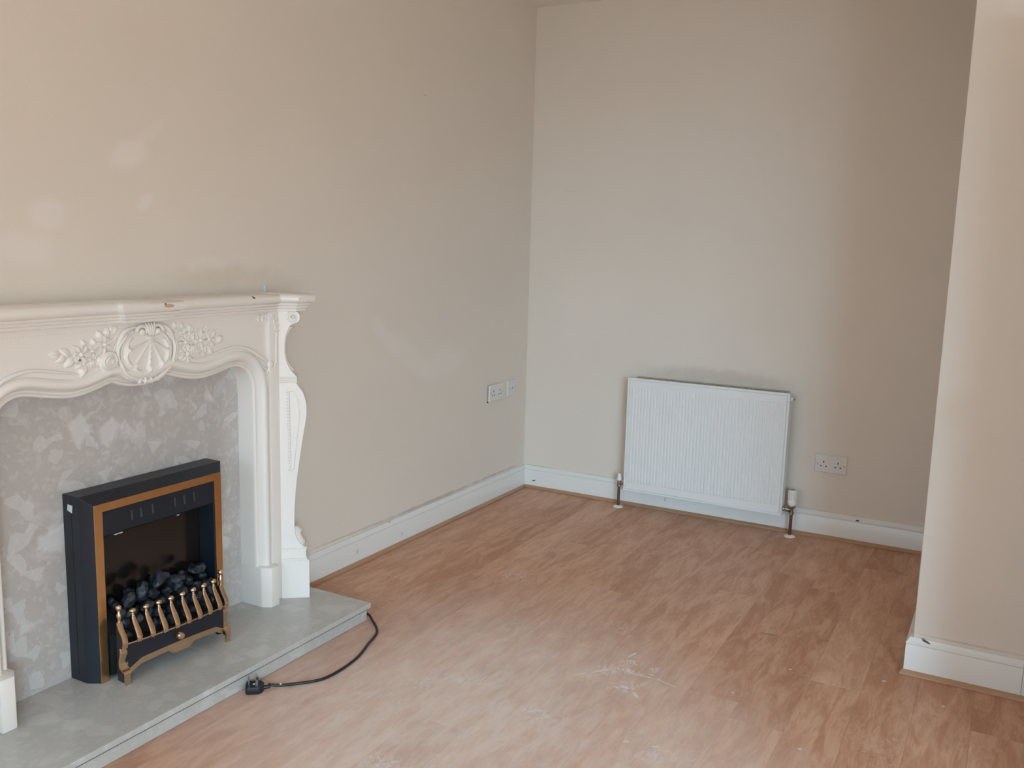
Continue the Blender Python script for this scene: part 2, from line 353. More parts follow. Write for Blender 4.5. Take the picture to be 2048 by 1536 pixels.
while x < ROOM_X-.01:
    wd = min(W_, ROOM_X-.003-x); e0 = ends.get(i, -random.uniform(.2, 1.2))
    cuts = []; y = e0
    while y+L_ < -.003: y += L_
    top = -.003
    while top > ROOM_Y+.02:
        lo_ = max(y, ROOM_Y+.003)
        if top-lo_ > .02 and not (x+.01 > PX+.15 and lo_ > PY+.1):
            key = (round(wd, 4), round(top-lo_, 4))
            if key not in bcache: bcache[key] = board_mesh(wd, top-lo_)
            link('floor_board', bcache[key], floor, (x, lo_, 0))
        top = lo_; y -= L_
    x += W_; i += 1

# skirting boards and wooden beading
SK = [(0, 0), (.018, 0), (.018, .098), (.0165, .101), (.0165, .104), (.0185, .107), (.0180, .111), (.0135, .116), (.0105, .121), (.0085, .1265), (0, .1265)]
BD = [(0, .0005), (.0125, .0005), (.0125, .003), (.010, .0075), (.006, .012), (.003, .0155), (0, .0165)]
def run(prof, p0, p1, nrm, e0=0.0, e1=0.0, off=0.0):
    """profile extruded from p0 to p1; nrm points into the room; e0/e1 = mitre slope of each end"""
    p0 = Vector((*p0, 0)); p1 = Vector((*p1, 0)); nr = Vector((*nrm, 0)); t = (p1-p0).normalized(); mb_ = MB()
    ring = lambda p, e, sg: [p + nr*(d+off) + t*(sg*e*(d+off)) + Vector((0, 0, z)) for d, z in prof]
    return mb_.rings([ring(p0, e0, 1), ring(p1, e1, -1)])
segs = [('left', (0, -1.944), (0, 0), (1, 0), 0, 1, 'white moulded skirting board along the fireplace wall', 'thin wooden beading under the skirting of the fireplace wall'),
        ('back', (0, 0), (PX, 0), (0, -1), 1, 1, 'white moulded skirting board along the radiator wall', 'thin wooden beading under the skirting of the radiator wall'),
        ('return', (PX, 0), (PX, PY), (-1, 0), 1, -1, 'white skirting board on the hidden side of the projecting wall', 'thin wooden beading on the hidden side of the projecting wall'),
        ('pier', (PX, PY), (2.486, PY), (0, -1), -1, 0, 'white moulded skirting board across the front of the projecting wall', 'thin wooden beading across the front of the projecting wall'),
        ('near_left', (0, ROOM_Y), (0, -3.34), (1, 0), 1, 0, 'white moulded skirting board from the hearth to the near corner', 'thin wooden beading from the hearth to the near corner'),
        ('near', (ROOM_X, ROOM_Y), (0, ROOM_Y), (0, 1), 1, 1, 'white moulded skirting board along the wall facing the radiator', 'thin wooden beading along the wall facing the radiator'),
        ('right', (ROOM_X, PY-.02), (ROOM_X, ROOM_Y), (-1, 0), 1, 1, 'white moulded skirting board below the window', 'thin wooden beading below the window')]
for k, (nm, a, b, nr, e0, e1, l1, l2) in enumerate(segs):
    struct(run(SK, a, b, nr, e0, e1).build('baseboard_'+nm, 'skirt', smooth=30), l1, 'skirting board')
    if nm == 'pier': b = (2.55, PY)
    struct(run(BD, a, b, nr, e0, e1, .018).build('trim_%d' % (k+1), 'beading', smooth=50), l2, 'beading')
# door casing, and an added unseen open door that shades the projecting wall
AR = [(0, 0), (.016, 0), (.016, .012), (.020, .020), (.020, .045), (.014, .055), (.014, .066), (0, .066)]
ar = MB()
for xx, sg in ((2.487, 1), (3.44, -1)):
    ar.rings([[(xx+sg*w_, PY-d, z) for d, w_ in AR] for z in (.0005, 2.05)])
ar.rings([[(xx, PY-d, 2.116-w_) for d, w_ in AR] for xx in (2.487, 3.44)])
struct(ar.build('trim_8', 'skirt', smooth=30), 'white painted door casing butting against the skirting', 'door casing')
do = struct(thing('added_door_1', 'added unseen white panelled door standing open to shade the projecting wall', 'door', (2.575, PY-.02, 0)))
sub(MB().box(2.556, 2.596, PY-.79, PY-.022, .020, 2.040).build('added_door_leaf', 'door', bevel=.002), do)
for z0, z1 in ((.2, .85), (1.05, 1.9)):
    for ya, yb in ((PY-.69, PY-.44), (PY-.37, PY-.12)):
        sub(MB().box(2.552, 2.600, ya, yb, z0, z1).build('added_door_panel', 'door', bevel=.003), do)
for nx in (-1, 1):
    sub(MB().lathe((2.576+nx*.02, PY-.73, 1.0), (nx, 0, 0), [(0, .026), (.006, .026), (.008, .010), (.03, .009), (.036, .02), (.05, .027), (.062, .02), (.066, 0)]).build('added_door_knob', 'brass', smooth=40), do)
struct(MB().box(2.553, 3.374, PY-.006, PY-.0005, .001, 2.05).build('trim_9', 'door'), 'painted board filling the doorway inside the casing', 'door lining')

# ------------------------------------------------------------------ hearth and back panel
CY = -2.640; ZT = .066
he = thing('hearth', 'polished grey beige marble hearth slab on a riser before the fireplace', 'hearth', (.2, CY, 0))
HY0, HY1 = 2*CY+1.942, -1.942
sub(MB().box(.0005, .415, HY0, HY1, .048, ZT).build('slab', 'hearth', bevel=.0015), he)
sub(MB().box(.0005, .402, HY0+.008, HY1-.008, .0005, .0385).build('riser', 'hearth', bevel=.001), he)
sub(MB().box(.0005, .4028, HY0+.0072, HY1-.0072, .0385, .0480).build('joint_shade', 'fire_grey'), he)  # dark strip paints the gap and the shadow line under the slab's overhang
bp = MB().box(.0005, .020, CY-.468, CY+.468, ZT+.0003, .955).build('back_panel', 'marble')
tag(bp, 'mottled pinkish grey marble panel upright behind the electric fire', 'marble panel')

# ------------------------------------------------------------------ mantelpiece
ma = thing('mantelpiece', 'cream painted carved mantelpiece with shell, flowers and scrolled legs', 'mantelpiece', (.1, CY, ZT))
def mp(mb_, name, smooth=35, bevel=0, parent=None, mat='mantel'):
    o = mb_.build(name, mat, None, smooth, bevel)
    if parent is None: return sub(o, ma)
    o.parent = parent; return o
def both(mb_, name, **k):
    return mp(mb_, name, **k), mp(mb_.mirror(CY), name, **k)
half = spline([(0, .919, 0), (.035, .921, 0), (.068, .928, 0), (.088, .936, 0), (.1, .9385, 0), (.113, .9355, 0), (.15, .925, 0), (.195, .9155, 0), (.24, .9135, 0), (.3, .922, 0), (.35, .9325, 0), (.38, .935, 0),
               (.408, .929, 0), (.432, .912, 0), (.448, .885, 0), (.455, .85, 0), (.456, .79, 0)], 6)
half = [(p.x, p.y) for p in half]
path = [(CY-u, z) for u, z in reversed(half)][:-1] + [(CY+u, z) for u, z in half]
path = [(CY-.456, ZT+.0005)] + path + [(CY+.456, ZT+.0005)]
def normals(pth):
    out = []
    for i_ in range(len(pth)):
        a = Vector(pth[max(i_-1, 0)]); b = Vector(pth[min(i_+1, len(pth)-1)]); t = (b-a).normalized(); out.append(Vector((-t.y, t.x)))
    return out
nrm = normals(path)
prof = [(0, .0205), (0, .086), (.001, .092), (.004, .096), (.008, .0965), (.011, .093), (.0125, .088), (.0155, .0875), (.019, .094), (.022, .103), (.027, .112), (.033, .1175), (.040, .1190), (.047, .1165), (.053, .110), (.0565, .104), (.058, .100), (.060, .090), (.060, .03)]
sw = MB().rings([[(x_, p[0]+nn.x*w_, p[1]+nn.y*w_) for w_, x_ in prof] for p, nn in zip(path, nrm)])
arch = mp(sw, 'arch_moulding', smooth=50)
# flat frieze above the arch
inner = [(p[0]+nn.x*.045, p[1]+nn.y*.045) for p, nn in zip(path[1:-1], nrm[1:-1])]
zj = inner[0][1]
fz = [(CY-.566, zj)] + inner + [(CY+.566, zj), (CY+.566, 1.116), (CY-.566, 1.116)]
mp(MB().prism(fz, lambda p: (.0205, p[0], p[1]), lambda p: (.106, p[0], p[1])), 'frieze')
jb = MB().box(.0008, .106, CY+.50, CY+.566, ZT+.0005, zj)
both(jb, 'jamb')
both(MB().box(.10, .1185, CY+.513, CY+.5665, ZT+.0005, 1.1155), 'jamb_strip', bevel=.0015)
# plinth under the roll, chamfered inside
pl = [(.022, CY+.4545), (.118, CY+.4545), (.149, CY+.474), (.149, CY+.513), (.1195, CY+.5165), (.022, CY+.5165)]
both(MB().prism(pl, lambda p: (p[0], p[1], ZT+.0004), lambda p: (p[0], p[1], .212)), 'plinth', bevel=.002)
# end pilaster and the canted console
P0 = Vector((.1215, CY+.560, 0)); D = Vector((.76, .65, 0)).normalized(); NF = Vector((-D.y, D.x, 0)); CW = .074
ep = [(.0008, CY+.565), (.12, CY+.565), (P0.x, P0.y), (P0.x+NF.x*CW, P0.y+NF.y*CW), (.03, CY+.645), (.0008, CY+.645)]
both(MB().prism(ep, lambda p: (p[0], p[1], ZT+.0004), lambda p: (p[0], p[1], 1.1155)), 'end_pilaster')
CS = [(1.1155, .040), (1.112, .058), (1.104, .066), (1.096, .0685), (1.086, .067), (1.078, .062), (1.0715, .050), (1.066, .038), (1.049, .027), (1.023, .019), (.996, .0155), (.962, .0160), (.938, .021), (.914, .031), (.898, .043), (.887, .0525), (.885, .0535)]
CS2 = [(.861, .0535), (.845, .064), (.828, .0765), (.805, .084), (.786, .088), (.76, .0888), (.737, .0872), (.70, .081), (.651, .073), (.60, .0652), (.552, .058), (.478, .049), (.402, .044), (.35, .0425), (.32, .0438), (.30, .0475), (.281, .0555), (.267, .067), (.259, .0765)]
smo = lambda L: [(p.x, p.y) for p in spline([(a, b, 0) for a, b in L], 4)]
sil = smo(CS) + [(.8845, .056), (.881, .0575), (.8775, .056), (.877, .055), (.8765, .056), (.873, .0575), (.8695, .056), (.869, .055), (.8685, .056), (.865, .0575), (.8615, .056)] + smo(CS2) + \
      [(.2585, .083), (.256, .0855), (.251, .0855), (.249, .083), (.244, .082), (.222, .0825), (.216, .086), (.211, .0865), (.209, .091), (.206, .094), (ZT+.0004, .094)]
loop = [(z, -.03) for z in (1.1155,)] + sil[0:0] + []
loop = [(-.03, 1.1155)] + [(s_, z) for z, s_ in sil] + [(-.03, ZT+.0004)]
at = lambda s_, off, z: P0 + D*s_ + NF*off + Vector((0, 0, z))
cons = both(MB().prism(loop, lambda p: at(p[0], 0, p[1]), lambda p: at(p[0], CW, p[1])), 'console')
def pair(mb_, name, parents=cons, smooth=35, bevel=0):
    o1 = mb_.build(name, 'mantel', parents[0], smooth, bevel); o2 = mb_.mirror(CY).build(name, 'mantel', parents[1], smooth, bevel)
    for o in (o1, o2): o.matrix_parent_inverse = Matrix.Identity(4); o.parent_type = 'OBJECT'
    for o, p in ((o1, parents[0]), (o2, parents[1])): o.matrix_parent_inverse = Matrix.Identity(4)
    return o1, o2
# raised tapering panel with a beaded edge on the console's side
pn = smo([(.840, .040), (.825, .052), (.80, .062), (.77, .0665), (.735, .0665), (.69, .060), (.63, .052), (.57, .0435), (.535, .038)])
ploop = [(.021, .840)] + [(s_, z) for z, s_ in pn] + [(.026, .535)]
cx = sum(p[0] for p in ploop)/len(ploop); cz = sum(p[1] for p in ploop)/len(ploop)
inn = [(cx+(p[0]-cx)*.80, cz+(p[1]-cz)*.955) for p in ploop]
inn2 = [(cx+(p[0]-cx)*.66, cz+(p[1]-cz)*.925) for p in ploop]
pm = MB().rings([[at(p[0], .001, p[1]) for p in ploop], [at(p[0], -.0050, p[1]) for p in ploop], [at(p[0], -.0054, p[1]) for p in inn], [at(p[0], -.0012, p[1]) for p in inn2]])
pair(pm, 'side_panel', smooth=30)
bd = MB()
for k in range(26):
    z = .548+k*.0112; bd.blob(at(.0280-.0052*(z-.54)/.3, -.0052, z), .0030, 6, 4)
pair(bd, 'bead_row')
# volute eye and reeds on the side
vol = MB(); pts = []
for k in range(34):
    a = k*.33; r_ = .0215*(1-k/38); pts.append(at(.045+math.cos(a+1.2)*r_, -.0012, 1.0925+math.sin(a+1.2)*r_))
vol.tube(pts, [.0035*(1-k/60) for k in range(34)], 6); vol.blob(at(.046, -.001, 1.0925), (.007, .007, .007), 8, 5)
pair(vol, 'volute', smooth=60)
rd = MB()
rd.rings([[at(-.004, d_, z) for d_, z in ((.004, .862), (-.001, .862), (-.003, .8655), (-.001, .869), (-.003, .873), (-.001, .877), (-.003, .8805), (-.001, .884), (.004, .884))], [at(.0555, d_, z) for d_, z in ((.004, .862), (-.001, .862), (-.003, .8655), (-.001, .869), (-.003, .873), (-.001, .877), (-.003, .8805), (-.001, .884), (.004, .884))]])
pair(rd, 'reeding', smooth=50)
for z in (.2535, .2135): pair(MB().tube([at(-.004, -.001, z), at(.084, -.001, z)], .0035, 6), 'foot_bead', smooth=50)
rd = MB(); rd.rings([[at(-.004, -.003, z), at(.094, -.003, z), at(.094, .01, z), at(-.004, .01, z)] for z in (ZT+.0004, .207)])
pair(rd, 'foot_block', smooth=50)
# acanthus leaves on the curled front of the console
def leaf_strip(zs, lift, wid):
    mb_ = MB(); R = []
    for k, z in enumerate(zs):
        t = k/(len(zs)-1); sil_s = min(sil, key=lambda q: abs(q[0]-z))[1]; l = lift(t); wd = wid(t)
        R.append([at(sil_s-.003, CW/2-wd, z), at(sil_s+l*.7, CW/2-wd*.75, z), at(sil_s+l, CW/2-wd*.2, z), at(sil_s+l*.8, CW/2, z), at(sil_s+l, CW/2+wd*.2, z), at(sil_s+l*.7, CW/2+wd*.75, z), at(sil_s-.003, CW/2+wd, z)])
    return mb_.rings(R)
lf1 = leaf_strip([1.058-.0078*k for k in range(21)], lambda t: .006+.012*max(0, 1-t*5)+.006*max(0, (t-.8)*5)*1.0, lambda t: .014+.020*math.sin(math.pi*min(1, t*1.1))**.5*.9)
lf2 = leaf_strip([.330-.0055*k for k in range(13)], lambda t: .008+.016*math.sin(math.pi*t)+.005*math.sin(9*t), lambda t: .02+.014*t)
pair(lf1, 'leaf', smooth=60); pair(lf2, 'leaf', smooth=60)

# the moulded shelf: a long piece, a stepped middle and canted corner caps
SP = [(0, 1.1135), (.004, 1.1135), (.006, 1.1155), (.006, 1.118), (.0045, 1.1195), (.0055, 1.1225), (.010, 1.1245), (.0115, 1.1275), (.0100, 1.1300), (.0115, 1.1320), (.0165, 1.1345), (.018, 1.1380), (.0170, 1.1410), (.021, 1.1425), (.027, 1.1455), (.0315, 1.1500), (.0335, 1.1555), (.0335, 1.1610), (.0310, 1.1670), (.0265, 1.1715), (.020, 1.1740)]
def offset_poly(P, d):
    n_ = len(P); out = []
    for i_ in range(n_):
        a, b, c_ = Vector(P[i_-1]), Vector(P[i_]), Vector(P[(i_+1) % n_])
        t1, t2 = (b-a).normalized(), (c_-b).normalized(); n1, n2 = Vector((t1.y, -t1.x)), Vector((t2.y, -t2.x))
        k = 1+n1.dot(n2); out.append(b+(n1+n2)*(d/k))
    return out
def shelf_piece(P, dz=0.0, ext=0.0):
    R = [[(max(q.x, .001), q.y, z+dz) for q in offset_poly(P, d+ext)] for d, z in SP]
    return MB().rings(R)
wx = .117
P = [(.036, CY-.60), (wx, CY-.56), (wx-.001, CY-.4), (wx-.003, CY-.25), (wx, CY-.09), (wx, CY+.09), (wx-.003, CY+.25), (wx-.001, CY+.4), (wx, CY+.56), (.036, CY+.60)]
mp(shelf_piece(P), 'shelf', smooth=32)
mp(shelf_piece([(.05, CY-.078), (wx+.021, CY-.078), (wx+.021, CY+.078), (.05, CY+.078)], .0004), 'shelf_breakfront', smooth=32)
e = -.0035
q = lambda s_, o_: ((P0+D*s_+NF*o_).x, (P0+D*s_+NF*o_).y)
b0, b1 = q(-.01, e), q(.054, e); b2 = (b1[0]+.004, b1[1]+.035); b3 = q(.052, CW+.006)
cap = [(.05, CY+.56), b0, b1, b2, (b3[0]-.01, b3[1]-.004), (.04, CY+.625)]
both(shelf_piece(cap, .0008), 'shelf_corner', smooth=32)

# carved scroll above the arch and corner ornament
sc = MB()
A = lambda u, z, x_=.110: (x_, CY+u, z)
c1 = spline([A(.20, .978, .106), A(.27, .992), A(.33, 1.003), A(.37, 1.004), A(.42, .993), A(.47, .966), A(.505, .942), A(.517, .936)], 6)
sc.tube(c1, [.002+.0042*min(1, k/22) for k in range(len(c1))], 8)
c2 = spline([A(.40, .985, .107), A(.44, .962), A(.475, .935), A(.498, .918), A(.512, .914), A(.522, .921)], 6)
sc.tube(c2, [.002+.003*min(1, k/14) for k in range(len(c2))], 8)
sc.blob(A(.520, .932, .112), (.011, .016, .016), 12, 8)
sc.tube(spline([A(.515, .918, .112), A(.509, .905, .11), A(.507, .892, .107)], 5), [.006-.0003*k for k in range(11)], 8)
both(sc, 'scroll', smooth=60)
co = MB()
rl = random.Random(3)
for u, z, a, l in [(.455, 1.098, .1, .022), (.475, 1.101, -.2, .020), (.495, 1.099, .3, .022), (.512, 1.103, 0, .02), (.470, 1.090, .9, .014), (.492, 1.088, 1.2, .016), (.510, 1.092, 2.0, .02), (.530, 1.098, -.6, .022),
                   (.546, 1.088, -1.3, .022), (.550, 1.068, -1.6, .022), (.538, 1.074, -1.0, .018), (.552, 1.049, -1.4, .020), (.540, 1.056, -1.9, .014), (.548, 1.033, -1.2, .014)]:
    x_ = .120 if u > .512 else .1075
    pts = [(x_, CY+u-math.cos(a)*l*(.5-k/6)+math.sin(k*1.1)*.003*math.sin(a), z-math.sin(a)*l*(.5-k/6)*1.0+math.cos(k*1.2)*.003) for k in range(7)]
    co.tube(pts, [.0022, .0038, .0048, .005, .0046, .0036, .0016], 7)
co.tube([(.1175, CY+.546, 1.035), (.1175, CY+.5445, .985), (.1175, CY+.5435, .935)], .0042, 8)
co.tube([(.1175, CY+.541, .935), (.1175, CY+.534, .922)], [.0042, .003], 8)
both(co, 'corner_ornament', smooth=60)
# engraved bead lines on the frieze
bl = MB()
for k in range(34): bl.blob((.106, CY+.50-k*.011, 1.0955), (.0016, .0030, .0016), 6, 4)
both(bl, 'bead_row'); bl = MB()
pa = [(p[0]+nn.x*.068, p[1]+nn.y*.068) for p, nn in zip(path[1:-1], nrm[1:-1])]
for k, p in enumerate(pa):
    if p[0] > CY+.15 and p[1] > .95 and k % 1 == 0: bl.blob((.106, p[0], p[1]), (.0016, .0026, .0018), 6, 4)
both(bl, 'bead_row')

# shell cartouche
ca = mp(MB().blob((.104, CY+.012, 1.018), (.0075, .112, .090), 48, 16), 'cartouche', smooth=60)
SC = (CY+.012, 1.020)
sh = MB(); NY, NZ = 96, 84; hy, hz = .093, .078
H0 = (SC[0]+.014, SC[1]+.040)        # hinge of the fan
vs = []; ok = []
for a in range(NY+1):
    for b in range(NZ+1):
        fy, fz_ = (a/NY*2-1), (b/NZ*2-1); y = SC[0]+fy*hy; z = SC[1]+fz_*hz
        r_ = math.sqrt(fy*fy+fz_*fz_)
        dy, dz = y-H0[0], z-H0[1]; rho = math.hypot(dy, dz); th = math.atan2(dy, -dz)
        ph = (th+.12)/(.56); fr_ = abs((ph % 1)-.5)*2      # 1 at ridges
        fan = max(0.0, min(1.0, (1.75-abs(th))/.35))
        # distance from the hinge to the oval rim along this direction
        ey_, ez_ = math.sin(th), -math.cos(th); a_ = (ey_/hy)**2+(ez_/hz)**2; b_ = (H0[0]-SC[0])/hy*ey_/hy+(H0[1]-SC[1])/hz*ez_/hz
        c_ = ((H0[0]-SC[0])/hy)**2+((H0[1]-SC[1])/hz)**2-.70; lim = (-b_+math.sqrt(max(0, b_*b_-a_*c_)))/a_
        t_ = rho/max(lim, 1e-4)
        h = .1095 + fan*(fr_**4)*.0090*min(1, rho/.02)*max(0, min(1, (1.05-t_)/.2)) - fan*.0035*(1-fr_*fr_)*math.sin(math.pi*min(1, t_))
        edge = (t_-(.97-.10*fan*fr_**4))/.075
        h += .0095*fan*math.exp(-edge*edge)
        if rho < .02: h += .004*math.cos(rho/.02*math.pi/2)
        if r_ > .88: h += .003*math.exp(-((r_-.95)/.04)**2)
        vs.append((h, y, z)); ok.append(r_ <= 1.0)
k = NZ+1
fs = [(a*k+b, (a+1)*k+b, (a+1)*k+b+1, a*k+b+1) for a in range(NY) for b in range(NZ) if all(ok[j] for j in (a*k+b, (a+1)*k+b, (a+1)*k+b+1, a*k+b+1))]
used = sorted({j for f in fs for j in f}); mp_ = {j: i_ for i_, j in enumerate(used)}
sh.add([vs[j] for j in used], [tuple(mp_[j] for j in f) for f in fs])
pair_ = sh.build('shell', 'mantel', ca, 70)
fr = MB()
for ry, rz, x_, rad, a0, a1 in ((.100, .084, .113, .0062, -2.35, 2.35), (.112, .088, .108, .0045, -2.0, -.2), (.112, .088, .108, .0045, .3, 2.2)):
    pts = []
    for k in range(61):
        a = a0+(a1-a0)*k/60; wv = 1+.018*math.sin(7*a+1)
        pts.append((x_+.002*math.sin(5*a), SC[0]+math.sin(a)*ry*wv, SC[1]-math.cos(a)*rz*wv))
    fr.tube(pts, [rad*(.55+.45*math.sin(math.pi*k/60)**.5+.12*math.sin(k*.9)) for k in range(61)], 8)
fr.build('oval_frame', 'mantel', ca, 70)
cl = MB()
for sg in (-1, 1):
    pts = [(.116, SC[0]+.008+sg*(.026+.021*math.cos(t*.42)*(1-t/24)), SC[1]+.064+.019*math.sin(t*.42)*(1-t/24)) for t in range(18)]
    cl.tube(pts, [.0065-.0002*t for t in range(18)], 8)
    cl.blob((.117, SC[0]+.008+sg*.028, SC[1]+.062), (.008, .011, .010), 10, 6)
    cl.tube(spline([(.112, SC[0]+.008+sg*.045, SC[1]+.078), (.112, SC[0]+sg*.075, SC[1]+.068), (.110, SC[0]+sg*.094, SC[1]+.042), (.108, SC[0]+sg*.105, SC[1]+.01)], 5), [.003+.005*math.sin(math.pi*t/15) for t in range(16)], 8)
for a in (-.5, -.15, .2, .55): cl.tube([(.118, SC[0]+.01+math.sin(a)*.012, SC[1]+.052), (.119, SC[0]+.01+math.sin(a)*.024, SC[1]+.076), (.113, SC[0]+.01+math.sin(a)*.032, SC[1]+.088)], [.003, .0048, .003], 7)
cl.build('crest', 'mantel', ca, 70)
ft = MB()
for a, l in ((-.55, .03), (-.2, .032), (.15, .032), (.5, .03)):
    ft.tube([(.112, SC[0]+math.sin(a)*.05, SC[1]-.070-.006*math.cos(a)), (.116, SC[0]+math.sin(a)*.066, SC[1]-.084), (.112, SC[0]+math.sin(a)*.072, SC[1]-.094+abs(a)*.012)], [.004, .0058, .003], 8)
ft.build('foot_leaf', 'mantel', ca, 70)

# sprays of leaves and flowers on both sides of the shell
def leaf_mesh():
    mb_ = MB(); R = []
    for k in range(9):
        t = k/8; wd = .36*math.sin(math.pi*t**.8)**.8+.02; hh = .24*math.sin(math.pi*t)+.03
        R.append([(-.03, -wd, t-.5), (hh*.75, -wd*.65, t-.5), (hh, -wd*.18, t-.5), (hh*.72, 0, t-.5), (hh, wd*.18, t-.5), (hh*.75, wd*.65, t-.5), (-.03, wd, t-.5)])
    return mb_.rings(R).mesh('leaf', 'mantel', 60)
def flower_mesh(npet):
    mb_ = MB()
    for k in range(npet):
        a = 2*math.pi*k/npet; R = []
        for j in range(6):
            t = .12+.88*j/5; wd = (math.pi/npet)*.95*math.sin(math.pi*min(.97, t*.8+.1))**.7*t*.95+.03; hh = .16+.16*math.sin(math.pi*t*.8)
            pos = lambda s_, h: (h, math.sin(a)*t+math.cos(a)*s_, math.cos(a)*t-math.sin(a)*s_)
            R.append([pos(-wd, -.05), pos(-wd*.7, hh), pos(0, hh*.72), pos(wd*.7, hh), pos(wd, -.05)])
        mb_.rings(R)
    mb_.blob((.22, 0, 0), (.22, .27, .27), 10, 6)
    return mb_.mesh('flower', 'mantel', 60)
def rose_mesh():
    mb_ = MB()
    mb_.blob((.05, 0, 0), (.35, .95, .85), 18, 8)
    for k in range(3):
        r_ = .85-.25*k; a0 = k*1.9
        pts = [(.22+.08*k, math.sin(a0+t*.42)*r_*(1-.012*t), math.cos(a0+t*.42)*r_*.9*(1-.012*t)) for t in range(14)]
        mb_.tube(pts, [.05+.07*math.sin(math.pi*t/13) for t in range(14)], 7)
    return mb_.mesh('rose', 'mantel', 60)
LEAF, FLO5, FLO9, ROSE = leaf_mesh(), flower_mesh(5), flower_mesh(9), rose_mesh()
def zp(a, b): return pix(90+a/5.535, 630+b/5.535, 0, .112)      # a point on the frieze measured in the photograph
def add_spray(leaves, flowers):
    base = MB()
    st = [zp(*s_) for s_ in leaves[0][2]]
    base.tube(spline([(.107, p.y, p.z) for p in st], 6), .0035, 7)
    spo = mp(base, 'flower_spray', smooth=60)
    for (x0, y0_), (x1, y1_), *_ in leaves:
        a, b = zp(x0, y0_), zp(x1, y1_); d = a-b; ln = d.length
        o = link('leaf', LEAF, spo); o.matrix_parent_inverse = Matrix.Identity(4)
        o.location = (.1055, (a.y+b.y)/2, (a.z+b.z)/2); o.rotation_euler = (math.atan2(-d.y, d.z), 0, 0); o.scale = (ln*1.15, ln*1.15, ln*1.15)
    for (x0, y0_), r_, me in flowers:
        a = zp(x0, y0_); s_ = r_/5.535*.00196
        o = link(me.name.split('.')[0], me, spo); o.location = (.1065, a.y, a.z); o.scale = (s_*1.25, s_*1.15, s_*1.15); o.rotation_euler = (random.uniform(0, 1), 0, 0)
add_spray([((55, 440), (185, 455), [(150, 455), (330, 430), (520, 400), (700, 330), (800, 250)]), ((135, 525), (245, 450)), ((232, 580), (335, 468)), ((178, 385), (290, 455)), ((415, 280), (465, 350)), ((265, 375), (340, 420)),
           ((530, 262), (565, 345)), ((585, 180), (650, 270)), ((700, 140), (690, 245)), ((815, 125), (750, 200)), ((640, 265), (680, 330)), ((590, 560), (640, 440)), ((405, 690), (460, 570)), ((350, 600), (420, 540)),
           ((520, 590), (540, 480)), ((620, 700), (700, 610)), ((745, 120), (735, 200)), ((300, 350), (380, 400))],
          [((400, 440), 68, FLO5), ((525, 400), 50, FLO5), ((660, 330), 62, FLO5), ((700, 515), 85, ROSE), ((430, 540), 48, FLO5), ((500, 500), 52, FLO9), ((560, 470), 40, FLO5), ((340, 410), 38, FLO5)])
add_spray([((1975, 235), (1900, 300), [(1950, 260), (1820, 290), (1680, 290), (1580, 270), (1480, 200)]), ((1885, 160), (1850, 250)), ((1610, 110), (1590, 200)), ((1505, 70), (1520, 170)), ((1435, 75), (1460, 160)), ((1640, 190), (1630, 300)),
           ((1700, 440), (1640, 360)), ((1740, 150), (1720, 240)), ((1860, 440), (1810, 350)), ((1780, 430), (1760, 330)), ((1495, 400), (1560, 440)), ((1580, 500), (1565, 420)), ((1500, 480), (1560, 450)), ((1540, 130), (1550, 210)),
           ((1560, 250), (1600, 330)), ((1900, 330), (1840, 300))],
          [((1555, 300), 66, FLO9), ((1575, 430), 72, FLO9), ((1720, 280), 66, FLO5), ((1815, 270), 66, FLO5), ((1650, 400), 58, ROSE), ((1740, 380), 55, FLO5), ((1825, 370), 48, FLO5), ((1600, 200), 52, FLO5), ((1480, 150), 48, FLO5), ((1680, 210), 46, FLO5), ((1790, 190), 42, FLO5)])

# small bracket left on the wall at the end of the shelf
br = thing('wall_bracket', 'small cream metal bracket screwed to the wall above the shelf end', 'bracket', (0, -2.023, 1.176))
sub(MB().box(.0003, .003, -2.031, -2.014, 1.1745, 1.198).build('plate', 'wall_plain', bevel=.0008), br)
sub(MB().lathe((.003, -2.021, 1.190), (1, 0, 0), [(0, .003), (.001, .003), (.0016, 0)], 10).build('screw', 'screw_grey'), br)
sub(MB().box(.003, .014, -2.0325, -2.031, 1.1745, 1.196).build('flange', 'plastic_white'), br)

# ------------------------------------------------------------------ electric fire
FY0, FY1, FZ = -2.864, -2.335, .627
FC = (FY0+FY1)/2
fi = thing('electric_fire', 'black electric fire with brass frame standing on the marble hearth', 'electric fire', (.08, FC, ZT))
fp = lambda mb_, name, mat, smooth=None, bevel=0: sub(mb_.build(name, mat, None, smooth, bevel), fi)
# casing: hollow box with a canted front towards the brass frame
U = lambda y, z: [(y0_, ZT+.0006) for y0_ in ()]
def ushape(o, w_, zt, x0, x1):       # inverted-U ring between outer half-width and inner, extruded in x
    return None
outer = lambda x_, ins, zi: [(x_, FY0+ins, ZT+.0006), (x_, FY0+ins, FZ-zi), (x_, FY1-ins*1.6, FZ-zi), (x_, FY1-ins*1.6, ZT+.0006)]
R = [outer(.0208, 0, 0), outer(.090, 0, 0), outer(.126, .022, .025), outer(.126, .042, .045), outer(.0208, .042, .045)]
cs_ = MB(); vs = [p for r_ in R for p in r_]; fs = []
for a in range(len(R)-1):
    for b in range(3): fs.append((a*4+b, a*4+b+1, (a+1)*4+b+1, (a+1)*4+b))
fs += [tuple(a*4 for a in range(len(R))), tuple(a*4+3 for a in reversed(range(len(R)))), (0, 16, 17, 1), (1, 17, 18, 2), (2, 18, 19, 3)]
cs_.add(vs, fs); fp(cs_, 'casing', 'fire_black', bevel=.0012)
fp(MB().box(.0575, .0585, FY0-.0006, FY0, ZT+.02, FZ-.004), 'seam', 'fire_matt')
fp(MB().box(.021, .024, FY0+.05, FY1-.05, ZT+.002, FZ-.052), 'back_plate', 'fire_matt')
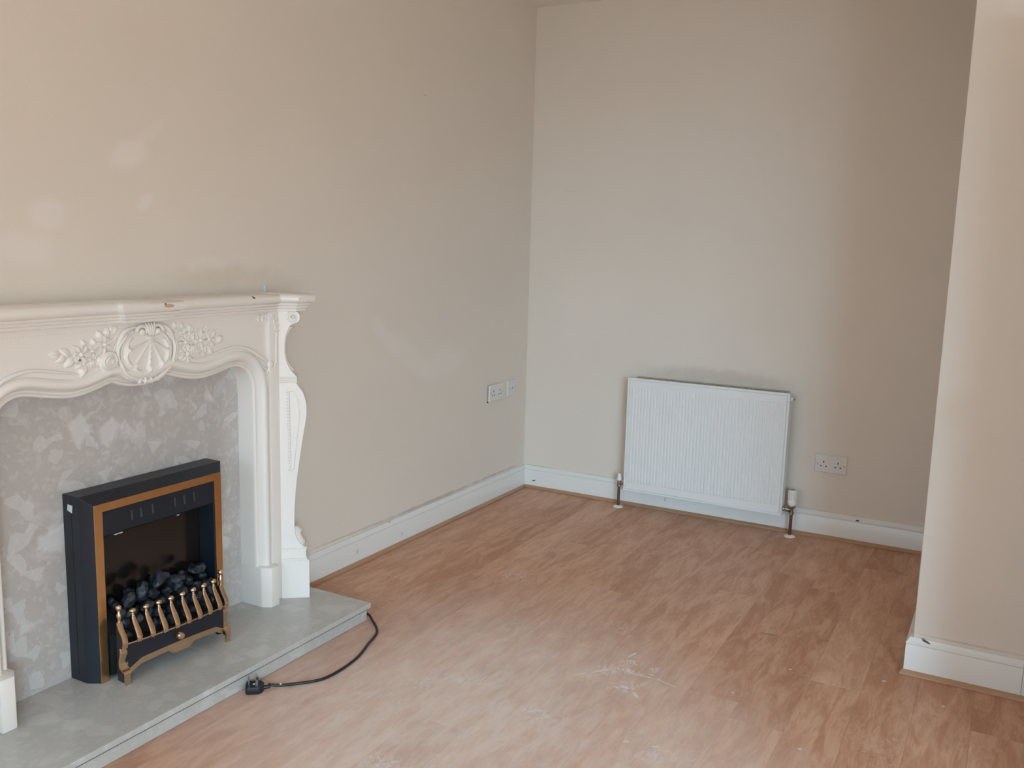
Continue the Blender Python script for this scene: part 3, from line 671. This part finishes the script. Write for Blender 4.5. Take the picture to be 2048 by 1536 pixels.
# brass frame
by0, by1, bz = FY0+.021, FY1-.035, .603
bfm = MB()
for a, b in ((by0, by0+.0265), (by1-.0265, by1)): bfm.box(.1262, .1285, a, b, ZT+.001, bz)
bfm.box(.1262, .1285, by0+.0265, by1-.0265, bz-.024, bz)
fp(bfm, 'brass_frame', 'brass', bevel=.0005)
# heater hood with slots
hy0, hy1 = by0+.030, by1-.030
hd = MB().prism([(.05, .577), (.122, .577), (.129, .508), (.118, .500), (.05, .512)], lambda p: (p[0], hy0, p[1]), lambda p: (p[0], hy1, p[1]))
hood = fp(hd, 'hood', 'fire_black', bevel=.0015)
for yy in (-2.716, -2.683, -2.641, -2.557, -2.520, -2.481):
    sl = MB().prism([(.1228, .560), (.1250, .558), (.1285, .532), (.1258, .530)], lambda p: (p[0], yy-.0028, p[1]), lambda p: (p[0], yy+.0032, p[1]))
    o = sl.build('slot', 'fire_grey'); o.parent = hood; o.matrix_parent_inverse = Matrix.Translation(-Vector(fi.location)); o.matrix_parent_inverse = Matrix.Identity(4)
fp(MB().box(.052, .058, hy0, hy1, .20, .515), 'screen', 'screen')
fp(MB().box(.06, .105, by1-.0335, by1-.029, .15, .505), 'side_lining', 'fire_black'); fp(MB().box(.06, .105, by0+.029, by0+.0335, .15, .505), 'side_lining', 'fire_black')
fp(MB().box(.060, .070, hy0+.06, hy1-.04, .489, .494), 'heater_bar', 'fire_grey')
for a, b in ((-2.735, -2.722), (-2.719, -2.707), (-2.502, -2.494)): fp(MB().box(.066, .0712, a, b, .478, .4815), 'light_glimpse', 'white_bit')  # white slips painted in for glimpses of light below the heater bar
# sticker on the side
fp(MB().add([(.0445, FY0-.0007, .601), (.066, FY0-.0007, .5995), (.0625, FY0-.0007, .576), (.0410, FY0-.0007, .583)], [(0, 1, 2, 3)]), 'sticker', 'sticker')
# fuel tray
tr_ = MB().prism([(.06, ZT+.012), (.130, ZT+.012), (.138, .170), (.122, .198), (.095, .225), (.06, .250)], lambda p: (p[0], hy0+.005, p[1]), lambda p: (p[0], hy1-.005, p[1]))
fp(tr_, 'fuel_tray', 'fire_matt')

# front fret, standing a little askew before the fire
frt = thing('fire_fret', 'brass and black fret with eight brass fingers before the coals', 'fire fret', (.175, -2.617, ZT))
frt.rotation_euler = (0, 0, math.radians(-4.2))
fq = lambda mb_, name, mat, smooth=40, bevel=0: mb_.build(name, mat, frt, smooth, bevel)   # local: x forward, y along, z from the hearth
# ash pan front: local y -.175..+.165
pan = spline([(.030, .060, 0)], 1)
edge_low = lambda y: .053+.010*math.cos(math.pi*max(-1, min(1, y/.17)))*.5
def outline(z_top, drop, y0_, y1_, tongue):
    pts = [(y0_, z_top)]; pts += [(y1_, z_top)]
    for k in range(41):
        y = y1_+(y0_-y1_)*k/40; a = abs(y+.002)
        z = .058+.012*(1-(min(a, .17)/.17)**2) - drop
        if a > .135: z -= (a-.135)*.45
        if tongue: 
            t = max(0, min(1, (.040-a)/.012)); t = t*t*(3-2*t); z -= .020*t
        pts.append((y, z))
    return pts
bow = lambda y: .022+.014*(1-(y/.18)**2)
pf = MB(); L = outline(.118, 0, -.176, .168, False)
pf.prism(L, lambda p: (bow(p[0])-.006, p[0], p[1]), lambda p: (bow(p[0]), p[0], p[1])); fq(pf, 'ash_pan_front', 'fire_black', 30)
# brass lower edge with its tongue, brass top edge
lowb = MB(); ys = [-.176+.344*k/60 for k in range(61)]
def zlow(y):
    a = abs(y+.002); z = .058+.012*(1-(min(a, .17)/.17)**2)
    return z-(max(0, a-.135)*.45)
def zton(y):
    t = max(0, min(1, (.046-abs(y+.002))/.014)); t = t*t*(3-2*t); return zlow(y)-.016-.014*t
lowb.rings([[(bow(y)-.004, y, zlow(y)+.002), (bow(y)+.0022, y, zlow(y)+.002), (bow(y)+.0022, y, zton(y)), (bow(y)-.004, y, zton(y))] for y in ys])
fq(lowb, 'lower_rim', 'brass_old', 40)
topb = MB().rings([[(bow(y)-.010, y, .118), (bow(y)+.0025, y, .118), (bow(y)+.0025, y, .1222), (bow(y)-.010, y, .1222)] for y in ys]); fq(topb, 'upper_rim', 'brass_old', 40)
kb = MB().lathe((bow(-.01), -.012, .092), (1, 0, 0), [(0, .009), (.003, .009), (.004, .005), (.008, .005), (.010, .0095), (.014, .0115), (.019, .009), (.021, 0)], 16); fq(kb, 'knob', 'brass_old', 50)
# fingers
def finger():
    mb_ = MB()
    pth = spline([(-.016, 0, .198), (-.014, 0, .185), (-.004, 0, .168), (.008, 0, .148), (.013, 0, .136), (.012, 0, .122)], 5)
    R = []
    for k, p in enumerate(pth):
        t = k/(len(pth)-1); wd = .0042+.0046*math.sin(math.pi*min(1, t*.75))**1.3; th = .0032
        R.append([(p.x-th, p.y-wd, p.z), (p.x+th*.5, p.y-wd, p.z), (p.x+th*1.3, p.y, p.z), (p.x+th*.5, p.y+wd, p.z), (p.x-th, p.y+wd, p.z)])
    mb_.rings(R); me = mb_.mesh('finger', 'brass_old', 60)
    b_ = MB(); b_.lathe((-.017, 0, .196), (-.12, 0, 1), [(0, .0035), (.002, .0058), (.004, .0036), (.0055, .0036), (.008, .0092), (.0125, .0112), (.0165, .0100), (.0205, .006), (.0215, 0)], 14)
    return me, b_.mesh('ball', 'brass_old', 60)
FM, BM_ = finger()
for k in range(8):
    y = -.146+.0412*k; o = link('finger', FM, frt, (bow(y), y, 0)); link('ball', BM_, o)
# end posts, scrolled feet and side plates
for sg, y in ((-1, -.187), (1, .176)):
    po = MB()
    po.lathe((.004, y, .180), (0, 0, 1), [(0, .0045), (.006, .0062), (.012, .004), (.018, .0065), (.028, .0072), (.034, .0042), (.040, .0038), (.043, .0072), (.049, .0088), (.055, .007), (.059, 0)], 12)
    pth = spline([(.004, 0, .184), (.012, 0, .165), (.026, 0, .145), (.030, 0, .128), (.027, 0, .110)], 5)
    po.rings([[(p.x-.003, y-.0075, p.z), (p.x+.002, y-.0075, p.z), (p.x+.003, y, p.z), (p.x+.002, y+.0075, p.z), (p.x-.003, y+.0075, p.z)] for p in pth])
    fq(po, 'end_post', 'brass_old', 50)
    fo = MB(); pth = spline([(.016, 0, .108), (.020, 0, .095), (.016, 0, .078), (.013, 0, .062), (.020, 0, .048), (.032, 0, .040), (.034, 0, .030), (.033, 0, .012), (.034, 0, .0006)], 5)
    wds = [.0075, .010, .0105, .0105, .0125, .0115, .0080, .0080, .0085]
    R = []
    for k, p in enumerate(pth):
        t = k/(len(pth)-1)*(len(wds)-1); i_ = min(int(t), len(wds)-2); wd = wds[i_]+(wds[i_+1]-wds[i_])*(t-i_)
        R.append([(p.x-.004, y-wd, p.z), (p.x+.003, y-wd, p.z), (p.x+.003, y+wd, p.z), (p.x-.004, y+wd, p.z)])
    fo.rings(R); foot = fq(fo, 'foot', 'brass_old', 45)
    sp_ = MB().prism([(-.012, .0006), (.030, .0006), (.029, .030), (.010, .048), (.012, .080), (.014, .108), (.022, .13), (.002, .18), (-.012, .18)] if sg < 0 else [(-.030, .020), (-.012, .012), (.012, .022), (.029, .020), (.029, .030), (.010, .048), (.012, .080), (.014, .108), (.022, .13), (.002, .18), (-.030, .18)],
                    lambda p: (p[0], y-sg*.002-.003, p[1]), lambda p: (p[0], y-sg*.002+.003, p[1]))
    fq(sp_, 'side_plate', 'fire_black', None)

# ------------------------------------------------------------------ coals
def coal_mesh(seed):
    bm = bmesh.new(); bmesh.ops.create_icosphere(bm, subdivisions=3, radius=.5)
    rr = random.Random(seed); off_ = Vector((rr.uniform(-9, 9), rr.uniform(-9, 9), rr.uniform(-9, 9)))
    planes = [(Vector((rr.gauss(0, 1), rr.gauss(0, 1), rr.gauss(0, 1))).normalized(), rr.uniform(.26, .42)) for _ in range(9)]
    for v in bm.verts:
        p = v.co.copy()
        for nn, d in planes:
            k_ = p.dot(nn)-d
            if k_ > 0: p -= nn*k_*.92
        p *= 1+.20*noise.noise(p*3+off_); v.co = p
    me = bpy.data.meshes.new('coal'); bm.to_mesh(me); bm.free()
    me.polygons.foreach_set('use_smooth', [True]*len(me.polygons)); me.set_sharp_from_angle(angle=math.radians(24)); me.materials.append(M['coal']); return me
CM = [coal_mesh(s_) for s_ in range(6)]
rc = random.Random(21)
rows = [(.158, .199, 9, .036), (.148, .228, 9, .036), (.128, .248, 8, .040), (.106, .268, 8, .043), (.082, .284, 7, .042)]
k = 0
for x_, z, cnt, sz in rows:
    for j in range(cnt):
        t = (j+.5+rc.uniform(-.18, .18))/cnt; y = hy0+.022+(hy1-hy0-.046)*t
        zz = z+rc.uniform(-.006, .006)+(.010 if x_ < .09 and .30 < t < .62 else 0)
        o = link('coal', CM[k % 6], None, (x_+rc.uniform(-.006, .006)+.03*(t-.5)*.4, y, zz), (rc.uniform(0, 6), rc.uniform(0, 6), rc.uniform(0, 6)))
        s_ = sz*rc.uniform(.86, 1.02); s_ *= .8 if k in (26, 34) else 1; o.scale = (s_, s_*rc.uniform(.95, 1.25), s_*rc.uniform(.75, 1.0)); k += 1
        tag(o, 'dark blue black imitation coal lump piled behind the brass fingers', 'coal', 'coals in the electric fire')
for (u_, v_), s3, rot in [((258, 1202), (.040, .060, .048), .3), ((315, 1161), (.042, .062, .045), .8), ((258, 1228), (.012, .018, .050), -.5), ((330, 1152), (.02, .022, .04), 1.0), ((398, 1138), (.036, .044, .028), .4), ((283, 1180), (.036, .055, .03), 1.2), ((352, 1160), (.03, .034, .05), 2.0)]:
    p = pix(u_, v_, 0, .128)+Vector((.004, 0, .004)); o = link('coal', CM[k % 6], None, p, (rot, rot*.7, rot*1.3)); o.scale = s3; k += 1
    tag(o, {.8: 'broadest imitation coal lump on top of the middle of the pile', -.5: 'narrow upright sliver of imitation coal standing in the pile'}.get(rot, 'dark blue black imitation coal lump piled behind the brass fingers'), 'coal', 'coals in the electric fire')

# ------------------------------------------------------------------ flex and plug
pc = thing('power_cord', 'black power cord ending in a three pin plug beside the hearth', 'power cord', (.43, -2.53, 0))
cp = [(.380, -1.936, .018), (.405, -1.940, .016), (.432, -1.958, .010), (.470, -1.985, .0048), (.503, -2.022, .0048), (.522, -2.068, .0048), (.535, -2.115, .0048), (.550, -2.154, .0048), (.566, -2.206, .0048), (.574, -2.255, .0048), (.578, -2.317, .0048), (.573, -2.375, .0048),
      (.556, -2.413, .0048), (.520, -2.455, .0048), (.488, -2.490, .006), (.462, -2.514, .012)]
sub(MB().tube(spline(cp, 8), .0044, 10).build('cord', 'cord_black', None, 60), pc)
# bare copper-pink flashes where the sheath is nicked
sub(MB().tube([(.4925, -2.4880, .0108), (.489, -2.4918, .0112)], .0022, 8).build('nick', 'white_bit', None, 60), pc)
pg = thing('plug', None, None, (0, 0, 0)); 
bpy.data.objects.remove(pg)
ang = math.radians(128)              # direction of the cord outlet, seen from above
pc0 = Vector((.441, -2.549, 0)); ex = Vector((math.cos(math.radians(40)), math.sin(math.radians(40)), 0)); ey = Vector((-ex.y, ex.x, 0))
LP = lambda a, b, z: pc0 + ex*a + ey*b + Vector((0, 0, z))
body = [(-.026, -.020), (-.020, -.0245), (.016, -.0245), (.027, -.010), (.027, .010), (.016, .0245), (-.020, .0245), (-.026, .020)]
pb = MB().rings([[LP(a*.93, b*.93, .0006) for a, b in body], [LP(a, b, .005) for a, b in body], [LP(a, b, .020) for a, b in body], [LP(a*.97, b*.97, .0225) for a, b in body]])
plug = sub(pb.build('plug', 'plug_black', None, 25), pc)
def plug_part(mb_, name, mat):
    o = mb_.build(name, mat, None, 40); o.parent = plug; o.matrix_parent_inverse = Matrix.Translation(-Vector(pc.location)) @ Matrix.Identity(4); o.matrix_parent_inverse = Matrix.Identity(4); return o
def lbox(a0, a1, b0, b1, z0, z1):
    return MB().rings([[LP(a0, b0, z), LP(a1, b0, z), LP(a1, b1, z), LP(a0, b1, z)] for z in (z0, z1)])
plug_part(lbox(-.0185, -.0145, -.005, .005, .0226, .0455), 'earth_pin', 'pin_metal')
for sg in (-1, 1):
    plug_part(lbox(.004, .0105, sg*.011-.003, sg*.011+.003, .0226, .0405), 'pin', 'pin_metal')
plug_part(lbox(-.005, .001, -.003, .003, .0226, .0240), 'fuse_cap', 'white_bit')
plug_part(MB().tube([LP(.024, 0, .010), LP(.036, .001, .011), LP(.046, .003, .011)], [.0065, .0058, .005], 10), 'cord_grip', 'plug_black')

# ------------------------------------------------------------------ radiator
RX0, RX1, RZ0, RZ1, RD = .652, 1.466, .104, .699, .1166
ra = thing('radiator', 'white fluted panel radiator on the wall with copper pipes and valves', 'radiator', ((RX0+RX1)/2, -.06, 0))
rp = lambda mb_, name, mat='rad', smooth=None, bevel=0: sub(mb_.build(name, mat, None, smooth, bevel), ra)
# front sheet with shallow vertical flutes
NR = 46; fx0, fx1 = RX0+.022, RX1-.022; xs = [RX0+.010, fx0-.002]; 
prof_x = []
for k in range(NR):
    a = fx0+(fx1-fx0)*k/NR; wd = (fx1-fx0)/NR
    prof_x += [(a+wd*.12, 0), (a+wd*.30, 1), (a+wd*.70, 1), (a+wd*.88, 0)]
cols = [(RX0+.0085, -1.6), (RX0+.0115, -1.6), (RX0+.0130, 0), (fx0-.001, 0)] + prof_x + [(fx1+.001, 0), (RX1-.0130, 0), (RX1-.0115, -1.6), (RX1-.0085, -1.6)]
zr = [(RZ0+.0085, -1.6), (RZ0+.0115, -1.6), (RZ0+.0130, 0), (RZ0+.044, 0), (RZ0+.052, 1), (RZ1-.052, 1), (RZ1-.044, 0), (RZ1-.0130, 0), (RZ1-.0115, -1.6), (RZ1-.0085, -1.6)]
fm = MB(); vs = [(x_, -RD+.0025-.0028*(min(hx, hz_) if min(hx, hz_) < 0 else hx*hz_), z) for z, hz_ in zr for x_, hx in cols]; nc = len(cols)
fs = [(a*nc+b, a*nc+b+1, (a+1)*nc+b+1, (a+1)*nc+b) for a in range(len(zr)-1) for b in range(nc-1)]
fm.add(vs, fs); rp(fm, 'front_panel')
rim = MB()
rim.box(RX0, RX1, -RD, -RD+.016, RZ1-.0085, RZ1).box(RX0, RX1, -RD, -RD+.016, RZ0, RZ0+.0085).box(RX0, RX0+.0085, -RD, -RD+.016, RZ0+.0085, RZ1-.0085).box(RX1-.0085, RX1, -RD, -RD+.016, RZ0+.0085, RZ1-.0085)
rp(rim, 'rim', bevel=.0015)
rp(MB().box(RX0+.004, RX1-.004, -RD+.009, -RD+.016, RZ0+.004, RZ1-.004), 'water_panel')
rp(MB().box(RX0+.02, RX1-.02, -.038, -.030, RZ0+.006, RZ1-.008), 'rear_panel', bevel=.002)
fin = MB()
for k in range(62):
    x_ = RX0+.03+(RX1-RX0-.06)*k/61; fin.box(x_-.0012, x_+.0012, -RD+.017, -.038, RZ0+.02, RZ1-.012)
rp(fin, 'convector_fins', 'rad_dust')
gr = MB()
for k in range(56):
    x_ = RX0+.028+(RX1-RX0-.056)*k/55; gr.box(x_-.0028, x_+.0028, -RD+.016, -.024, RZ1-.0065, RZ1-.0035)
gr.box(RX0+.02, RX1-.02, -.030, -.024, RZ1-.012, RZ1-.001)
rp(gr, 'top_grille', 'rad_dust')
for a, b in ((RX0+.012, RX0+.014), (RX1-.004, RX1-.002)):
    rp(MB().box(a, b, -RD+.016, -.045, RZ0+.04, RZ1-.045), 'side_panel')
rp(MB().lathe((RX1-.006, -.085, RZ1-.030), (1, 0, 0), [(0, .013), (.008, .013), (.009, .009), (.016, .009), (.017, .004), (.022, .004), (.022, 0)], 14), 'bleed_plug', 'plastic_bright', 40)
rp(MB().lathe((RX1+.012, -.085, RZ1-.030), (1, 0, 0), [(0, .0042), (.008, .0042), (.008, 0)], 8), 'bleed_key', 'copper_brown')
for xx in (RX0+.14, RX1-.14): rp(MB().box(xx-.015, xx+.015, -.030, -.0003, RZ0+.05, RZ1-.06), 'wall_hanger', 'rad')
VY = -.088
for xx, nm in ((.6175, 'left'), (1.508, 'right')):
    pp = rp(MB().tube([(xx, VY, .004), (xx, VY, .118)], .0076, 14), 'pipe', 'copper_brown', 60)
    rp(MB().lathe((xx, VY, .0004), (0, 0, 1), [(0, .0265), (.003, .0265), (.006, .022), (.0085, .012), (.010, .0085), (.010, .004)], 24), 'floor_collar', 'plastic_bright', 40)
# lockshield valve
rp(MB().lathe((.6175, VY, .112), (0, 0, 1), [(0, .0115), (.014, .0115), (.015, .009), (.020, .009), (.022, .0105), (.032, .0105), (.034, .0085), (.036, .0085)], 12).lathe((.6175, VY, .131), (1, 0, 0), [(0, .0085), (.022, .0085), (.023, .011), (.036, .011), (.036, .007), (.046, .007)], 12), 'lockshield_valve', 'chrome', 35)
rp(MB().lathe((.6175, VY, .146), (0, 0, 1), [(0, .0125), (.012, .012), (.020, .010), (.032, .0085), (.036, .0065), (.0375, 0)], 14), 'valve_cap', 'plastic_bright', 40)
# thermostatic valve
rp(MB().lathe((1.508, VY, .112), (0, 0, 1), [(0, .0125), (.013, .0125), (.014, .009), (.022, .009), (.024, .011), (.030, .012), (.034, .019), (.040, .020), (.044, .017)], 12).lathe((1.508, VY, .134), (-1, 0, 0), [(0, .0085), (.010, .0085), (.011, .013), (.024, .013), (.025, .008), (.030, .008), (.031, .011), (.040, .011), (.044, .008), (.05, .008)], 12), 'valve_body', 'chrome', 35)
hd = MB().lathe((1.508, VY, .156), (0, 0, 1), [(0, .0165), (.004, .0195), (.020, .0215), (.026, .0205), (.0265, .019), (.070, .019), (.074, .0185), (.0765, .017), (.0765, 0)], 24)
th = rp(hd, 'thermostat_head', 'plastic_bright', 40)
for k in range(12):
    a = 2*math.pi*k/12; c_, s_ = math.cos(a), math.sin(a)
    o = MB().tube([(1.508+c_*.0195, VY+s_*.0195, .188), (1.508+c_*.0195, VY+s_*.0195, .2265)], .0024, 6).build('grip_rib', 'plastic_white', th, 60)
o = MB().lathe((1.508, VY, .2326), (0, 0, 1), [(0, .013), (.0006, .013), (.0006, 0)], 20).build('dial_ring', 'screw_grey', th)

# ------------------------------------------------------------------ wall sockets
def plate(name, label, cat, org, t, nr, wd, ht, double=True, tilt=0.0, gap=0.0, kindsocket=True):
    """t runs along the wall, nr into the room, org = lower left corner"""
    o_ = Vector(org); t = Vector(t); nr = Vector(nr); zz = Vector((0, 0, 1))
    if tilt: rot = Matrix.Rotation(tilt, 3, nr); t = rot @ t; zz = rot @ zz
    W = lambda a, b, d: o_ + t*a + zz*b + nr*d
    th_ = thing(name, label, cat, W(wd/2, 0, 0))
    def bx(a0, a1, b0, b1, d0, d1, ins=0.0):
        return MB().rings([[W(a0, b0, d0), W(a1, b0, d0), W(a1, b1, d0), W(a0, b1, d0)], [W(a0, b0, d1-ins), W(a1, b0, d1-ins), W(a1, b1, d1-ins), W(a0, b1, d1-ins)],
                           [W(a0+ins, b0+ins, d1), W(a1-ins, b0+ins, d1), W(a1-ins, b1-ins, d1), W(a0+ins, b1-ins, d1)]])
    sub(bx(0, wd, 0, ht, .0004+gap, .0095+gap, .0025).build('faceplate', 'plastic_white', None), th_)
    if gap: sub(bx(.008, wd-.008, .006, ht-.006, .0002, gap+.001).build('back_box', 'socket_dark', None), th_)
    if gap: sub(MB().add([W(-.002, .001, .0005), W(-.003, -.0065, .0005), W(.030, -.0035, .0005), W(.085, -.0004, .0005), W(.085, .001, .0005)], [(0, 1, 2, 3, 4)]).build('plaster_gap', 'socket_dark', None), th_)
    d = .0095+gap
    def hole(a, b, w_, h_): sub(bx(a-w_/2, a+w_/2, b-h_/2, b+h_/2, d-.001, d+.0004).build('pin_hole', 'socket_dark', None), th_)
    def screw(a, b): sub(MB().lathe(W(a, b, d), nr, [(-.001, .0032), (.0006, .0032), (.0009, 0)], 10).build('screw', 'screw_grey', None), th_)
    if double:
        for c_ in (.040, .106):
            hole(c_, ht*.60, .0048, .0098); hole(c_-.0115, ht*.36, .0072, .0052); hole(c_+.0115, ht*.36, .0072, .0052)
        screw(.0125, ht*.48); screw(wd-.0125, ht*.48)
    else:
        sub(MB().lathe(W(wd/2, ht/2, d), nr, [(-.001, .0075), (.003, .0072), (.003, .005), (-.0005, .005)], 16).build('aerial_outlet', 'plastic_white', None, 40), th_)
        sub(MB().lathe(W(wd/2, ht/2, d), nr, [(-.001, .0048), (.0012, .0048), (.0012, 0)], 14).build('outlet_hole', 'socket_dark', None), th_)
        screw(.0125, ht*.5); screw(wd-.0125, ht*.5)
    return th_
plate('double_socket', 'white double power socket low on the wall right beside the radiator', 'socket', (1.585, 0, .320), (1, 0, 0), (0, -1, 0), .146, .086)
plate('double_socket', 'white double power socket coming loose from the fireplace wall', 'socket', (0, -.4300, .545), (0, 1, 0), (1, 0, 0), .146, .086, gap=.006)
plate('aerial_socket', 'white single aerial outlet plate beside the loose double socket', 'socket', (0, -.226, .546), (0, 1, 0), (1, 0, 0), .086, .086, double=False)
